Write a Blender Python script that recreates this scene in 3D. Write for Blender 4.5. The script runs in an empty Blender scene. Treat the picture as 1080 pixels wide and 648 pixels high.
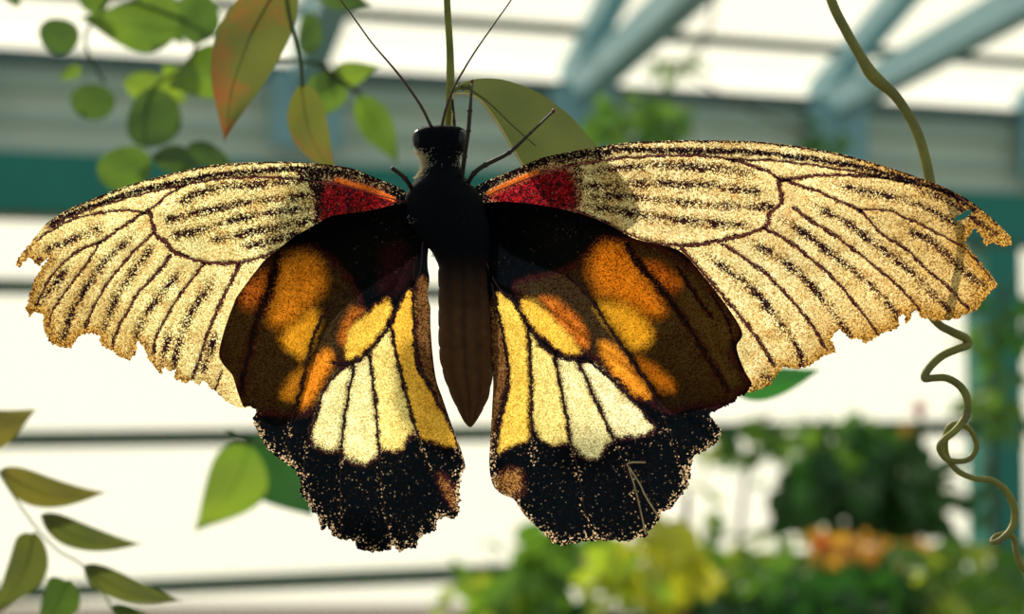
import bpy, math, random
import numpy as np
from mathutils import Vector, Matrix
random.seed(7); rng = np.random.default_rng(7)
C = bpy.context.scene.collection
sc = bpy.context.scene

# ------------------------------------------------------------------ camera
FPX = 1350.0                      # 45 mm on a 36 mm sensor, 1080 px wide
D0 = 0.1575                       # distance of the butterfly (m)
PITCH = math.radians(3.0)
CAM = Vector((0, 0, 1.6))
FW = Vector((0, math.cos(PITCH), math.sin(PITCH)))
UP = Vector((0, -math.sin(PITCH), math.cos(PITCH)))
RT = Vector((1, 0, 0))
cam_d = bpy.data.cameras.new('camera'); cam = bpy.data.objects.new('camera', cam_d); C.objects.link(cam)
cam.location = CAM; cam.rotation_euler = (math.pi/2 + PITCH, 0, 0)
cam_d.lens = 45; cam_d.sensor_width = 36; cam_d.clip_start = 0.01; cam_d.clip_end = 200
cam_d.dof.use_dof = True; cam_d.dof.focus_distance = D0 + 0.0005; cam_d.dof.aperture_fstop = 18.5
sc.camera = cam

# ------------------------------------------------------------------ world and sun
w = bpy.data.worlds.new('sky'); sc.world = w; w.use_nodes = True
nt = w.node_tree; nt.nodes.clear()
def wn(t, **k):
    n = nt.nodes.new(t)
    for a, b in k.items(): setattr(n, a, b)
    return n
tc = wn('ShaderNodeTexCoord'); sx = wn('ShaderNodeSeparateXYZ'); nt.links.new(tc.outputs['Generated'], sx.inputs[0])
mr = wn('ShaderNodeMapRange', interpolation_type='SMOOTHSTEP'); nt.links.new(sx.outputs['Y'], mr.inputs[0])
mr.inputs[1].default_value = -0.2; mr.inputs[2].default_value = 0.75
mx = wn('ShaderNodeMix', data_type='RGBA'); nt.links.new(mr.outputs[0], mx.inputs[0])
mx.inputs[6].default_value = (0.33, 0.38, 0.37, 1)     # dim sky away from the sun
mx.inputs[7].default_value = (1.36, 1.30, 1.02, 1)     # bright haze round the sun
bg = wn('ShaderNodeBackground'); nt.links.new(mx.outputs[2], bg.inputs[0]); bg.inputs[1].default_value = 1.0
ow = wn('ShaderNodeOutputWorld'); nt.links.new(bg.outputs[0], ow.inputs[0])
sun_d = bpy.data.lights.new('sun', 'SUN'); sun = bpy.data.objects.new('sun', sun_d); C.objects.link(sun)
sun_d.energy = 4.6; sun_d.angle = math.radians(1.5); sun_d.color = (1.0, 0.92, 0.76)
SUN_AZ, SUN_EL = math.radians(-22), math.radians(36)     # beyond the butterfly, left of it
sd = Vector((math.sin(SUN_AZ)*math.cos(SUN_EL), math.cos(SUN_AZ)*math.cos(SUN_EL), math.sin(SUN_EL)))
sun.rotation_euler = sd.to_track_quat('Z', 'Y').to_euler(); sun.location = (0, 0, 6)
sc.view_settings.view_transform = 'Standard'; sc.view_settings.look = 'None'
sc.view_settings.gamma = 1; sc.view_settings.use_curve_mapping = False; sc.view_settings.exposure = 0.0

# ------------------------------------------------------------------ helpers
def P(px, py, d):
    return CAM + FW*d + RT*((px-540)/FPX*d) + UP*((324-py)/FPX*d)
def Pn(px, py, d):                                       # numpy version
    k = d/FPX
    X = (px-540)*k
    f = d; u = (324-py)*k
    return np.stack([X, FW.y*f + UP.y*u, CAM.z + FW.z*f + UP.z*u], -1)
def lin(c):
    return tuple(((v/255)/12.92 if v/255 <= .04045 else ((v/255+.055)/1.055)**2.4) for v in c)
def link(name, me, mat=None, parent=None):
    o = bpy.data.objects.new(name, me); C.objects.link(o)
    if mat: me.materials.append(mat)
    if parent: o.parent = parent; o.matrix_parent_inverse = Matrix.Translation(-parent.location)
    return o
def empty(name, loc, label, cat, group=None):
    o = bpy.data.objects.new(name, None); C.objects.link(o); o.location = loc
    o.empty_display_size = .01
    tag(o, label, cat, group); return o
def tag(o, label=None, cat=None, group=None, kind=None):
    if label: o['label'] = label
    if cat: o['category'] = cat
    if group: o['group'] = group
    if kind: o['kind'] = kind
    return o
def smooth(me):
    me.polygons.foreach_set('use_smooth', [True]*len(me.polygons))
class MB:
    def __init__(s): s.v = []; s.f = []
    def add(s, v, f):
        n = len(s.v); s.v += [tuple(x) for x in v]; s.f += [tuple(i+n for i in q) for q in f]
    def mesh(s, name, sm=True):
        me = bpy.data.meshes.new(name); me.from_pydata(s.v, [], s.f); me.update()
        if sm: smooth(me)
        return me
    def build(s, name, mat, parent=None, sm=True):
        return link(name, s.mesh(name, sm), mat, parent)
def catmull(pts, n=8, closed=False):
    pts = [np.array(p, float) for p in pts]; out = []
    N = len(pts)
    for i in range(N if closed else N-1):
        if closed: p0, p1, p2, p3 = pts[i-1], pts[i], pts[(i+1) % N], pts[(i+2) % N]
        else: p0, p1, p2, p3 = pts[max(i-1, 0)], pts[i], pts[i+1], pts[min(i+2, N-1)]
        for k in range(n):
            t = k/n
            out.append(.5*((2*p1)+(-p0+p2)*t+(2*p0-5*p1+4*p2-p3)*t*t+(-p0+3*p1-3*p2+p3)*t**3))
    if not closed: out.append(pts[-1])
    return out
def tube(mb, pts, rad, seg=8, cap=True):
    """pts: Vectors, rad: float or list"""
    pts = [Vector(p) for p in pts]; N = len(pts)
    if not hasattr(rad, '__len__'): rad = [rad]*N
    T = [(pts[min(i+1, N-1)]-pts[max(i-1, 0)]).normalized() for i in range(N)]
    nrm = T[0].orthogonal().normalized(); V = []
    for i in range(N):
        nrm = (nrm - T[i]*nrm.dot(T[i])).normalized(); b = T[i].cross(nrm)
        for k in range(seg):
            a = 2*math.pi*k/seg
            V.append(pts[i] + (nrm*math.cos(a)+b*math.sin(a))*rad[i])
    F = [(i*seg+k, i*seg+(k+1) % seg, (i+1)*seg+(k+1) % seg, (i+1)*seg+k) for i in range(N-1) for k in range(seg)]
    if cap: F += [tuple(reversed(range(seg))), tuple(range((N-1)*seg, N*seg))]
    mb.add(V, F)
def ptube(mb, pp, rpx, seg=8, n=6):
    """path of (px, py, depth) or (px,py,depth,rpx); radius in pixels at that depth"""
    q = catmull([(p[0], p[1], p[2], p[3] if len(p) > 3 else rpx) for p in pp], n)
    tube(mb, [P(a[0], a[1], a[2]) for a in q], [max(a[3], .05)*a[2]/FPX for a in q], seg)

# ------------------------------------------------------------------ materials
def newmat(name):
    m = bpy.data.materials.new(name); m.use_nodes = True; m.node_tree.nodes.clear(); return m
class NT:
    def __init__(s, m): s.t = m.node_tree
    def n(s, t, ins=None, **k):
        x = s.t.nodes.new(t)
        for a, b in k.items(): setattr(x, a, b)
        for a, b in (ins or {}).items():
            if hasattr(b, 'is_linked') or hasattr(b, 'links'): s.t.links.new(b, x.inputs[a])
            else: x.inputs[a].default_value = b
        return x
    def math(s, op, a, b=0.0, c=0.0, clamp=False):
        x = s.n('ShaderNodeMath', {0: a, 1: b, 2: c}, operation=op, use_clamp=clamp); return x.outputs[0]
    def mix(s, f, a, b, bt='MIX'):
        x = s.n('ShaderNodeMix', {0: f, 6: a, 7: b}, data_type='RGBA', blend_type=bt); return x.outputs[2]
    def out(s, sh): s.t.links.new(sh, s.n('ShaderNodeOutputMaterial').inputs[0])
def rgba(c): return (c[0], c[1], c[2], 1)
def paint_mat(name, c1, c2=None, rough=.5, scale=30, amount=.6):
    m = newmat(name); N = NT(m); c2 = c2 or tuple(x*.8 for x in c1)
    g = N.n('ShaderNodeTexCoord'); no = N.n('ShaderNodeTexNoise', {'Vector': g.outputs['Object'], 'Scale': scale, 'Detail': 5})
    f = N.math('MULTIPLY', no.outputs[0], amount, clamp=True)
    p = N.n('ShaderNodeBsdfPrincipled', {'Base Color': N.mix(f, rgba(c1), rgba(c2)), 'Roughness': rough})
    N.out(p.outputs[0]); return m
def leaf_mat(name, c1, c2, trans=.55, scale=40, spot=None, spotamt=.5, thr=.55):
    """leaf blade: blotchy green, lets light through"""
    m = newmat(name); N = NT(m)
    g = N.n('ShaderNodeTexCoord'); no = N.n('ShaderNodeTexNoise', {'Vector': g.outputs['Object'], 'Scale': scale, 'Detail': 4})
    f = N.n('ShaderNodeMapRange', {0: no.outputs[0], 1: .35, 2: .65}).outputs[0]
    col = N.mix(f, rgba(c1), rgba(c2))
    if spot:
        n2 = N.n('ShaderNodeTexNoise', {'Vector': g.outputs['Object'], 'Scale': scale*.7, 'Detail': 6, 'Roughness': .7})
        f2 = N.n('ShaderNodeMapRange', {0: n2.outputs[0], 1: thr-.06, 2: thr+.06, 4: spotamt}).outputs[0]
        col = N.mix(f2, col, rgba(spot))
    d = N.n('ShaderNodeBsdfDiffuse', {'Color': col})
    t = N.n('ShaderNodeBsdfTranslucent', {'Color': col})
    gl = N.n('ShaderNodeBsdfGlossy', {'Color': (1, 1, 1, 1), 'Roughness': .45})
    a = N.n('ShaderNodeMixShader', {0: trans, 1: d.outputs[0], 2: t.outputs[0]})
    b = N.n('ShaderNodeMixShader', {0: .04, 1: a.outputs[0], 2: gl.outputs[0]})
    N.out(b.outputs[0]); return m

def wing_mat():
    """ground colour from the 'pigment' attribute, stippled with dark scales ('dark' = their share) and pale scales ('pale')"""
    m = newmat('wing_scales'); N = NT(m)
    pg = N.n('ShaderNodeAttribute', attribute_name='pigment').outputs['Color']
    dk = N.n('ShaderNodeAttribute', attribute_name='dark').outputs['Fac']
    pl = N.n('ShaderNodeAttribute', attribute_name='pale').outputs['Fac']
    g = N.n('ShaderNodeTexCoord').outputs['Object']
    v1 = N.n('ShaderNodeTexVoronoi', {'Vector': g, 'Scale': 7200.0})
    v2 = N.n('ShaderNodeTexVoronoi', {'Vector': g, 'Scale': 5600.0})
    s1 = N.n('ShaderNodeSeparateColor', {0: v1.outputs['Color']}); s2 = N.n('ShaderNodeSeparateColor', {0: v2.outputs['Color']})
    dark = N.math('MULTIPLY_ADD', N.math('SUBTRACT', dk, s1.outputs[0]), 5.0, .5, clamp=True)
    pale = N.math('MULTIPLY_ADD', N.math('SUBTRACT', pl, s2.outputs[0]), 8.0, .0, clamp=True)
    jit = N.n('ShaderNodeMapRange', {0: s1.outputs[1], 3: .62, 4: 1.35}).outputs[0]
    no = N.n('ShaderNodeTexNoise', {'Vector': g, 'Scale': 420.0, 'Detail': 4})
    jit2 = N.n('ShaderNodeMapRange', {0: no.outputs[0], 1: .3, 2: .7, 3: .85, 4: 1.12}).outputs[0]
    k = N.math('MULTIPLY', jit, jit2)
    kc = N.n('ShaderNodeCombineColor', {0: N.math('MULTIPLY', k, 1.0), 1: N.math('POWER', k, 1.25), 2: N.math('POWER', k, 1.9)}).outputs[0]
    ground = N.mix(1.0, pg, kc, 'MULTIPLY')
    dkc = N.mix(s2.outputs[1], (.006, .0035, .006, 1), (.045, .009, .012, 1))
    dkc = N.mix(N.n('ShaderNodeMapRange', {0: dk, 1: .10, 2: .75}).outputs[0], N.mix(1.0, ground, (.42, .27, .14, 1), 'MULTIPLY'), dkc)
    dkb = N.mix(N.n('ShaderNodeMapRange', {0: dk, 1: .85, 2: 1.0}).outputs[0], dkc, (.0022, .0035, .0055, 1))
    col = N.mix(dark, ground, dkb)
    col = N.mix(pale, col, N.mix(s1.outputs[2], (.36, .19, .09, 1), (.80, .62, .40, 1)))
    d = N.n('ShaderNodeBsdfDiffuse', {'Color': col}); t = N.n('ShaderNodeBsdfTranslucent', {'Color': col})
    a = N.n('ShaderNodeMixShader', {0: .78, 1: d.outputs[0], 2: t.outputs[0]})
    N.out(a.outputs[0]); return m
M_WING = wing_mat()
M_VEIN = paint_mat('wing_vein', (.26, .018, .02), (.42, .06, .06), .35, 900, 1)

def glass_mat(name, tint, gloss=.05):
    m = newmat(name); N = NT(m)
    t = N.n('ShaderNodeBsdfTransparent', {'Color': rgba(tint)})
    g = N.n('ShaderNodeBsdfGlossy', {'Color': (1, 1, 1, 1), 'Roughness': .15})
    a = N.n('ShaderNodeMixShader', {0: gloss, 1: t.outputs[0], 2: g.outputs[0]})
    N.out(a.outputs[0]); return m
M_GLASS = glass_mat('glazing', (.97, .97, .96))
M_BLUE = paint_mat('pale_blue_steel', lin((170, 215, 222)), lin((140, 190, 200)), .5, 6, 1)
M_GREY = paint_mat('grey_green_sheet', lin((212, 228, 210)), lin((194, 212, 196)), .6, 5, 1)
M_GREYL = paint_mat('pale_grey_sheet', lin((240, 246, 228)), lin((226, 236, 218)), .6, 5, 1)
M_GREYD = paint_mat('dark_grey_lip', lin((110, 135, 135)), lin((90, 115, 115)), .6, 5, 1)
M_TEAL = paint_mat('dark_teal_paint', lin((46, 156, 140)), lin((40, 138, 126)), .5, 5, 1)
M_RAIL = paint_mat('dark_green_rail', lin((14, 80, 58)), lin((24, 84, 44)), .5, 8, 1)
M_FLOOR = paint_mat('gravel_floor', lin((120, 110, 95)), lin((85, 80, 70)), .9, 20, 1)

# ------------------------------------------------------------------ the greenhouse
YAW = math.radians(15)
WU = Vector((math.cos(YAW), math.sin(YAW), 0))            # along the far wall
WN = Vector((math.sin(YAW), -math.cos(YAW), 0))           # from the wall towards us
W0 = Vector((0, 5.0, 0))
def hit(px, py, off=0.0):
    """point where the wall plane (moved off metres inwards) is seen at px, py -> (s along the wall, z)"""
    d = FW + RT*((px-540)/FPX) + UP*((324-py)/FPX)
    o = W0 + WN*off
    t = (o-CAM).dot(WN)/d.dot(WN); p = CAM + d*t
    return (p-o).dot(WU), p.z
def wall_z(y, off=0.0): return hit(540, y, off)[1]
def wbox(mb, s0, s1, z0, z1, o0, o1, bev=0.0):
    """box in wall coordinates: s along, z up, o towards us"""
    def q(s, o, z): return W0 + WU*s + WN*o + Vector((0, 0, z))
    v = [q(s, o, z) for z in (z0, z1) for o in (o0, o1) for s in (s0, s1)]
    mb.add(v, [(0, 1, 5, 4), (2, 6, 7, 3), (0, 4, 6, 2), (1, 3, 7, 5), (0, 2, 3, 1), (4, 5, 7, 6)])
def wobj(name, boxes, mat, parent=None, kind='structure', bevel=.004):
    mb = MB()
    for b in boxes: wbox(mb, *b)
    o = mb.build(name, mat, parent, False)
    if bevel:
        bv = o.modifiers.new('bevel', 'BEVEL'); bv.width = bevel; bv.segments = 2
    if parent is None: o['kind'] = kind
    return o
SL, SR = -4.2, 5.0
zE1, zE0 = wall_z(92), wall_z(184)
zT0 = wall_z(246)
fl = MB(); fl.add([(-6, -3, 0), (7, -3, 0), (7, 9, 0), (-6, 9, 0)], [(0, 1, 2, 3)])
tag(fl.build('floor', M_FLOOR, None, False), kind='structure')
# eaves: gutter, sheets in steps, dark lip
h = zE1-zE0
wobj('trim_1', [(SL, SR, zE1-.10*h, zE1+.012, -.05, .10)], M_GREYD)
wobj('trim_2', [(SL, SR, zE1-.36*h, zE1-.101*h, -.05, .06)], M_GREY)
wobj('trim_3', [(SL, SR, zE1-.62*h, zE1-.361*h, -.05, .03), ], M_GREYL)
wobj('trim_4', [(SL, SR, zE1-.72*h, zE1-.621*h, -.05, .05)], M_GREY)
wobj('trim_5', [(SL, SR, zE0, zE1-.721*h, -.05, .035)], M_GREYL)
wobj('trim_6', [(SL, SR, zT0+.012, zE0-.001, -.06, .07)], M_TEAL)
wobj('trim_7', [(SL, SR, zT0-.004, zT0+.011, -.06, .09)], paint_mat('olive_lip', lin((120, 110, 50)), lin((100, 95, 50)), .6, 9, 1))
# posts and rails of the glazed wall
posts = [hit(1046, 400)[0], hit(1046, 400)[0]-4.9]
rails = [(311, .058), (457, .062), (603, .060)]
for i, s in enumerate(posts):
    wobj('trim_%d' % (8+i), [(s-.085, s+.085, .10, zT0-.005, -.07, .10)], M_TEAL)
for i, (y, hh) in enumerate(rails):
    z = wall_z(y)
    wobj('trim_%d' % (10+i), [(SL, posts[1]-.086, z-hh/2, z+hh/2, -.02, .03), (posts[1]+.086, posts[0]-.086, z-hh/2, z+hh/2, -.02, .03),
                              (posts[0]+.086, SR, z-hh/2, z+hh/2, -.02, .03)], M_RAIL)
wobj('wall_back', [(SL, SR, 0, .099, -.08, .09)], paint_mat('plinth', lin((110, 112, 100)), None, .9, 12, 1))
zz = [.10] + [wall_z(y) for y, _ in reversed(rails)] + [zT0]
wi = 1
for a, b in ((SL, posts[1]-.09), (posts[1]+.09, posts[0]-.09), (posts[0]+.09, SR)):
    for k in range(4):
        wobj('window_%d' % wi, [(a, b, zz[k]+.017, zz[k+1]-.017, -.004, .0)], M_GLASS, bevel=0); wi += 1
# roof: rafters at 20 degrees, ties at 5 degrees, purlins, glazing
TA, TB = math.tan(math.radians(20)), math.tan(math.radians(4.5))
def rp(s, t, pitch, dz=0.0): return W0 + WU*s + WN*t + Vector((0, 0, zE1 + .04 + t*pitch + dz))
def bar(mb, s, t0, t1, pitch, wd, ht, dz=0):
    v = []
    for t in (t0, t1):
        for (a, b) in ((-1, -1), (1, -1), (1, 1), (-1, 1)):
            v.append(rp(s+a*wd/2, t, pitch, dz+b*ht/2))
    mb.add(v, [(0, 3, 2, 1), (4, 5, 6, 7), (0, 1, 5, 4), (1, 2, 6, 5), (2, 3, 7, 6), (3, 0, 4, 7)])
ti = 20
for x in (320, 605, 868, 1086, -60):
    s = hit(x, 112 if x < 900 else 135)[0]
    for pitch, wd, ht, nm in ((TA, .085, .10, 'r'), (TB, .10, .11, 't')):
        mb = MB(); bar(mb, s, -.05 if nm == 'r' else .08, 3.6 if nm == 'r' else 3.0, pitch, wd, ht, .03 if nm == 'r' else -.07)
        o = mb.build('trim_%d' % ti, M_BLUE, None, False); o['kind'] = 'structure'; ti += 1
    # foot plate of the truss, on the gutter sheets
    wobj('trim_%d' % ti, [(s-.13, s+.13, zE1-.30, zE1-.02, .101, .14)], M_BLUE); ti += 1
for t in (.17, 1.15, 2.3, 3.4):
    mb = MB(); v = []
    for s in (SL, SR):
        for (a, b) in ((-1, -1), (1, -1), (1, 1), (-1, 1)): v.append(rp(s, t+a*.014, TA, b*.014+.095))
    mb.add(v, [(0, 3, 2, 1), (4, 5, 6, 7), (0, 1, 5, 4), (1, 2, 6, 5), (2, 3, 7, 6), (3, 0, 4, 7)])
    o = mb.build('trim_%d' % ti, M_RAIL, None, False); o['kind'] = 'structure'; ti += 1
mb = MB(); mb.add([rp(SL, -.05, TA, .115), rp(SR, -.05, TA, .115), rp(SR, 3.6, TA, .115), rp(SL, 3.6, TA, .115)], [(0, 1, 2, 3)])
tag(mb.build('ceiling', M_GLASS, None, False), kind='structure')

# ------------------------------------------------------------------ wing meshes
def seg_dist(px, py, poly, closed=False):
    """distance from points to a polyline and the running length (0..1) of the nearest spot"""
    best = np.full(px.shape, 1e9); run = np.zeros(px.shape)
    n = len(poly); L = [0]
    for i in range(1, n): L.append(L[-1]+math.dist(poly[i-1], poly[i]))
    tot = max(L[-1], 1e-6)
    for i in range(n if closed else n-1):
        ax, ay = poly[i]; bx, by = poly[(i+1) % n]
        dx, dy = bx-ax, by-ay; l2 = dx*dx+dy*dy+1e-9
        t = np.clip(((px-ax)*dx+(py-ay)*dy)/l2, 0, 1)
        d = np.hypot(px-ax-t*dx, py-ay-t*dy)
        m = d < best; best[m] = d[m]
        if not closed: run[m] = ((L[i]+t*math.sqrt(l2))/tot)[m]
    return best, run
def inside(px, py, poly):
    r = np.zeros(px.shape, bool); n = len(poly)
    for i in range(n):
        ax, ay = poly[i]; bx, by = poly[(i+1) % n]
        if ay == by: continue
        c = ((ay > py) != (by > py)); r ^= c & (px < (bx-ax)*(py-ay)/(by-ay)+ax)
    return r
def sstep(x): x = np.clip(x, 0, 1); return x*x*(3-2*x)
def polymask(px, py, poly, soft):
    """1 inside a smoothed polygon, falling over soft px at its border"""
    q = [tuple(p) for p in catmull(poly, 4, True)]
    x0, x1 = min(p[0] for p in q)-soft*1.5, max(p[0] for p in q)+soft*1.5
    y0, y1 = min(p[1] for p in q)-soft*1.5, max(p[1] for p in q)+soft*1.5
    out = np.zeros(px.shape); m = (px > x0) & (px < x1) & (py > y0) & (py < y1)
    X, Y = px[m], py[m]
    d, _ = seg_dist(X, Y, q, True); s = np.where(inside(X, Y, q), d, -d)
    out[m] = sstep(s/soft*.5+.5); return out
def rough_line(pts, amp, step=1.6):
    """torn edge: resampled line with teeth"""
    out = []
    for i in range(len(pts)-1):
        a, b = np.array(pts[i], float), np.array(pts[i+1], float); L = np.linalg.norm(b-a)
        n = max(1, int(L/step)); nn = np.array([-(b-a)[1], (b-a)[0]])/max(L, 1e-6)
        for k in range(n):
            p = a+(b-a)*k/n + (nn*rng.normal(0, amp) if k else 0); out.append(tuple(p))
    return out
def smooth_line(pts, n=6): return [tuple(p) for p in catmull(pts, n)][:-1]
def sheet(name, outline, holes, step, depth_fn, mat, parent, paint_fn=None):
    """thin sheet filling the outline; its vertices on the rim are pulled onto the outline"""
    xs = np.array([p[0] for p in outline]); ys = np.array([p[1] for p in outline])
    gx = np.arange(xs.min()-step, xs.max()+2*step, step); gy = np.arange(ys.min()-step, ys.max()+2*step, step)
    X, Y = np.meshgrid(gx, gy); cx, cy = X[:-1, :-1]+step/2, Y[:-1, :-1]+step/2
    ok = inside(cx, cy, outline)
    for h_ in holes: ok &= ~inside(cx, cy, h_)
    used = np.zeros(X.shape, int)
    for a in (0, 1):
        for b in (0, 1): used[a:a+ok.shape[0], b:b+ok.shape[1]] += ok
    rim = (used > 0) & (used < 4)
    ri, rj = np.nonzero(rim); rx, ry = X[ri, rj], Y[ri, rj]
    bx, by = rx.copy(), ry.copy(); bd = np.full(rx.shape, 1e9)
    for poly in [outline]+list(holes):
        n = len(poly)
        for i in range(n):
            ax, ay = poly[i]; dx, dy = poly[(i+1) % n][0]-ax, poly[(i+1) % n][1]-ay
            t = np.clip(((rx-ax)*dx+(ry-ay)*dy)/(dx*dx+dy*dy+1e-9), 0, 1)
            qx, qy = ax+t*dx, ay+t*dy; d = np.hypot(rx-qx, ry-qy); m = d < bd
            bd[m] = d[m]; bx[m] = qx[m]; by[m] = qy[m]
    m = bd < step*.75
    X = X.copy(); Y = Y.copy(); X[ri[m], rj[m]] = bx[m]; Y[ri[m], rj[m]] = by[m]
    idx = -np.ones(X.shape, int); u = used > 0; idx[u] = np.arange(u.sum())
    px, py = X[u], Y[u]
    att = paint_fn(px, py) if paint_fn else None
    relief = att.get('relief', 0) if att else 0
    co = Pn(px, py, depth_fn(px, py) - relief)
    qi, qj = np.nonzero(ok)
    F = np.stack([idx[qi, qj], idx[qi+1, qj], idx[qi+1, qj+1], idx[qi, qj+1]], -1)
    me = bpy.data.meshes.new(name)
    me.vertices.add(len(co)); me.vertices.foreach_set('co', co.astype(np.float32).ravel())
    me.loops.add(F.size); me.loops.foreach_set('vertex_index', F.astype(np.int32).ravel())
    me.polygons.add(len(F)); me.polygons.foreach_set('loop_start', np.arange(0, F.size, 4, dtype=np.int32))
    me.polygons.foreach_set('loop_total', np.full(len(F), 4, np.int32))
    me.update(calc_edges=True); me.validate(); smooth(me)
    if att:
        c = me.attributes.new('pigment', 'FLOAT_COLOR', 'POINT')
        c.data.foreach_set('color', np.concatenate([att['pigment'], np.ones((len(co), 1))], 1).astype(np.float32).ravel())
        for k in ('dark', 'pale'):
            a = me.attributes.new(k, 'FLOAT', 'POINT'); a.data.foreach_set('value', att[k].astype(np.float32))
    return link(name, me, mat, parent)

KP = 1.0
def pig(c): return np.minimum(np.array(lin(c))*KP, .93)
def vnoise(px, py, sc_, seed):
    """smooth value noise for small irregularities of the pattern"""
    r = np.random.default_rng(seed).random((257, 257)); x, y = px/sc_ % 256, py/sc_ % 256
    i, j = x.astype(int), y.astype(int); fx, fy = sstep(x-i), sstep(y-j)
    return (r[j, i]*(1-fx)+r[j, i+1]*fx)*(1-fy)+(r[j+1, i]*(1-fx)+r[j+1, i+1]*fx)*fy
def forewing_paint(side, outline, veins, stripes, cell_stripes, costal, red_poly, streak, base_black, ground, tip, under):
    def fn(px, py):
        n = px.size
        jx = px+(vnoise(px, py, 5, 1)-.5)*2.2; jy = py+(vnoise(px, py, 5, 2)-.5)*2.2
        G = np.tile(pig(ground), (n, 1))
        lo = vnoise(px, py, 26, 3)[:, None]; G = G*(.78+.26*lo)
        au = (sstep((vnoise(px, py, 3.2, 71)-.42)*3)*.30+sstep((vnoise(px, py, 17, 72)-.45)*3)*.22)[:, None]
        G = G*(1-au)+pig((214, 160, 84))*au
        ed, _ = seg_dist(px, py, outline, True)
        # golden brown towards the torn outer margin
        tm = tip(px, py); te = np.clip(tm + .55*np.exp(-(ed/9)**2)*(tm > .25), 0, 1)[:, None]
        G = G*(1-te)+pig((196, 152, 72))*te
        dark = .11+.20*te[:, 0]+.16*np.exp(-(ed/6)**2)+.16*(vnoise(px, py, 11, 91)-.4)
        relief = np.zeros(n)
        for lst, w0, w1, amp in ((stripes, 4.3, 3.8, .80), (cell_stripes, 4.8, 4.6, .80)):
            for k, s in enumerate(lst):
                d, r = seg_dist(jx, jy, smooth_line(s)+[s[-1]])
                wv = (w0*(1-r)+w1*r)*(.75+.6*vnoise(px, py, 9, 10+k))
                a = amp*(.72+.5*vnoise(px, py, 13, 40+k))*np.clip(.35+r*6, 0, 1)
                dark = np.maximum(dark, np.clip(a, 0, 1)*np.exp(-(d/wv)**2.4)); dark = np.maximum(dark, dark*.5+.50*a*np.exp(-(d/(wv*1.75))**2.6)); relief += .00012*np.exp(-(d/4)**2)
        for s, wd in veins:
            d, r = seg_dist(jx, jy, smooth_line(s)+[s[-1]])
            wv = wd*1.2*(1.15-.25*r)*(.8+.45*vnoise(px, py, 7, 77))
            dark = np.maximum(dark, .97*np.exp(-(d/wv)**3)); relief += .00022*np.exp(-(d/2.2)**2)
            # a narrow pale gutter either side
        for s, wd, a in costal:
            d, r = seg_dist(jx, jy, smooth_line(s)+[s[-1]])
            dark = np.maximum(dark, a*np.exp(-(d/(wd*1.3 if wd > 3 else wd))**2.6))
        m = polymask(px, py, red_poly, 8)[:, None]
        G = G*(1-m)+np.array((.40, .012, .020))*m*1.0; dark = dark*(1-m[:, 0])+m[:, 0]*(.40+.45*vnoise(px, py, 3.5, 5))
        d, r = seg_dist(px, py, smooth_line(streak)+[streak[-1]])
        s = np.exp(-(d/3.0)**4)[:, None]; G = G*(1-s)+np.array((.90, .20, .03))*s; dark = dark*(1-s[:, 0])+.04*s[:, 0]
        for poly, soft, a in base_black:
            m = polymask(px, py, poly, soft); dark = np.maximum(dark, a*m*(1-s[:, 0]))
        pale = .03+.05*np.exp(-(ed/6)**2)
        m = polymask(px, py, under, 14)[:, None]                       # plain inner field under the hindwing
        G = G*(1-m)+pig((250, 225, 160))*m; dark = dark*(1-.75*m[:, 0])
        pale = np.where(m[:, 0] > .5, 0, pale)
        return dict(pigment=G, dark=np.clip(dark, 0, 1), pale=pale, relief=relief)
    return fn
def hindwing_paint(outline, patches, veins, browns, bands, inner):
    def fn(px, py):
        n = px.size
        jx = px+(vnoise(px, py, 5, 21)-.5)*3; jy = py+(vnoise(px, py, 5, 22)-.5)*3
        G = np.tile(np.array((.03, .014, .008)), (n, 1)); dark = np.ones(n); relief = np.zeros(n)
        for poly, soft, col, dk in browns:
            m = polymask(jx, jy, poly, soft); M = m[:, None]
            G = G*(1-M)+np.array(col)*M; dark = dark*(1-m)+dk*m
        for poly, soft, col, dk in patches:
            m = polymask(jx, jy, poly, soft); M = m[:, None]
            G = np.where(M > .02, pig(col)*(.9+.15*vnoise(px, py, 8, 33)[:, None]), G)*M + G*(1-M)
            dark = dark*(1-m)+dk*m
        for poly, col in inner:
            m = polymask(px, py, poly, 5); M = m[:, None]; G = G*(1-M)+pig(col)*M
        sp = np.zeros(n)
        for s, wd in veins:
            d, r = seg_dist(jx, jy, smooth_line(s)+[s[-1]])
            dark = np.maximum(dark, .98*np.exp(-(d/wd)**3)); relief += .0002*np.exp(-(d/3)**2)
            sp = np.maximum(sp, np.exp(-(d/4)**2))
        ed, _ = seg_dist(px, py, outline, True)
        low = sstep((py-425)/40)
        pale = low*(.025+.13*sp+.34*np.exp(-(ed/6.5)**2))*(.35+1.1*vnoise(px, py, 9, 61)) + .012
        pale = pale*(dark > .5)
        return dict(pigment=G, dark=np.clip(dark, 0, 1), pale=pale, relief=relief)
    return fn
M_VEIN2 = paint_mat('wing_vein_dark', (.018, .003, .005), (.05, .008, .010), .6, 900, 1)
def vein_mesh(name, lines, depth_fn, parent, rpx=.85, mat=None):
    mb = MB()
    for s, wd in lines:
        q = smooth_line(s, 5)+[s[-1]]
        pts = []; rad = []
        for i, (x, y) in enumerate(q):
            d = float(depth_fn(np.array([x]), np.array([y]))[0])-.00022
            pts.append(P(x, y, d)); rad.append(rpx*wd/1.8*(1-.45*i/len(q))*d/FPX)
        tube(mb, pts, rad, 6)
    return mb.build(name, mat or M_VEIN, parent)

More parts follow.
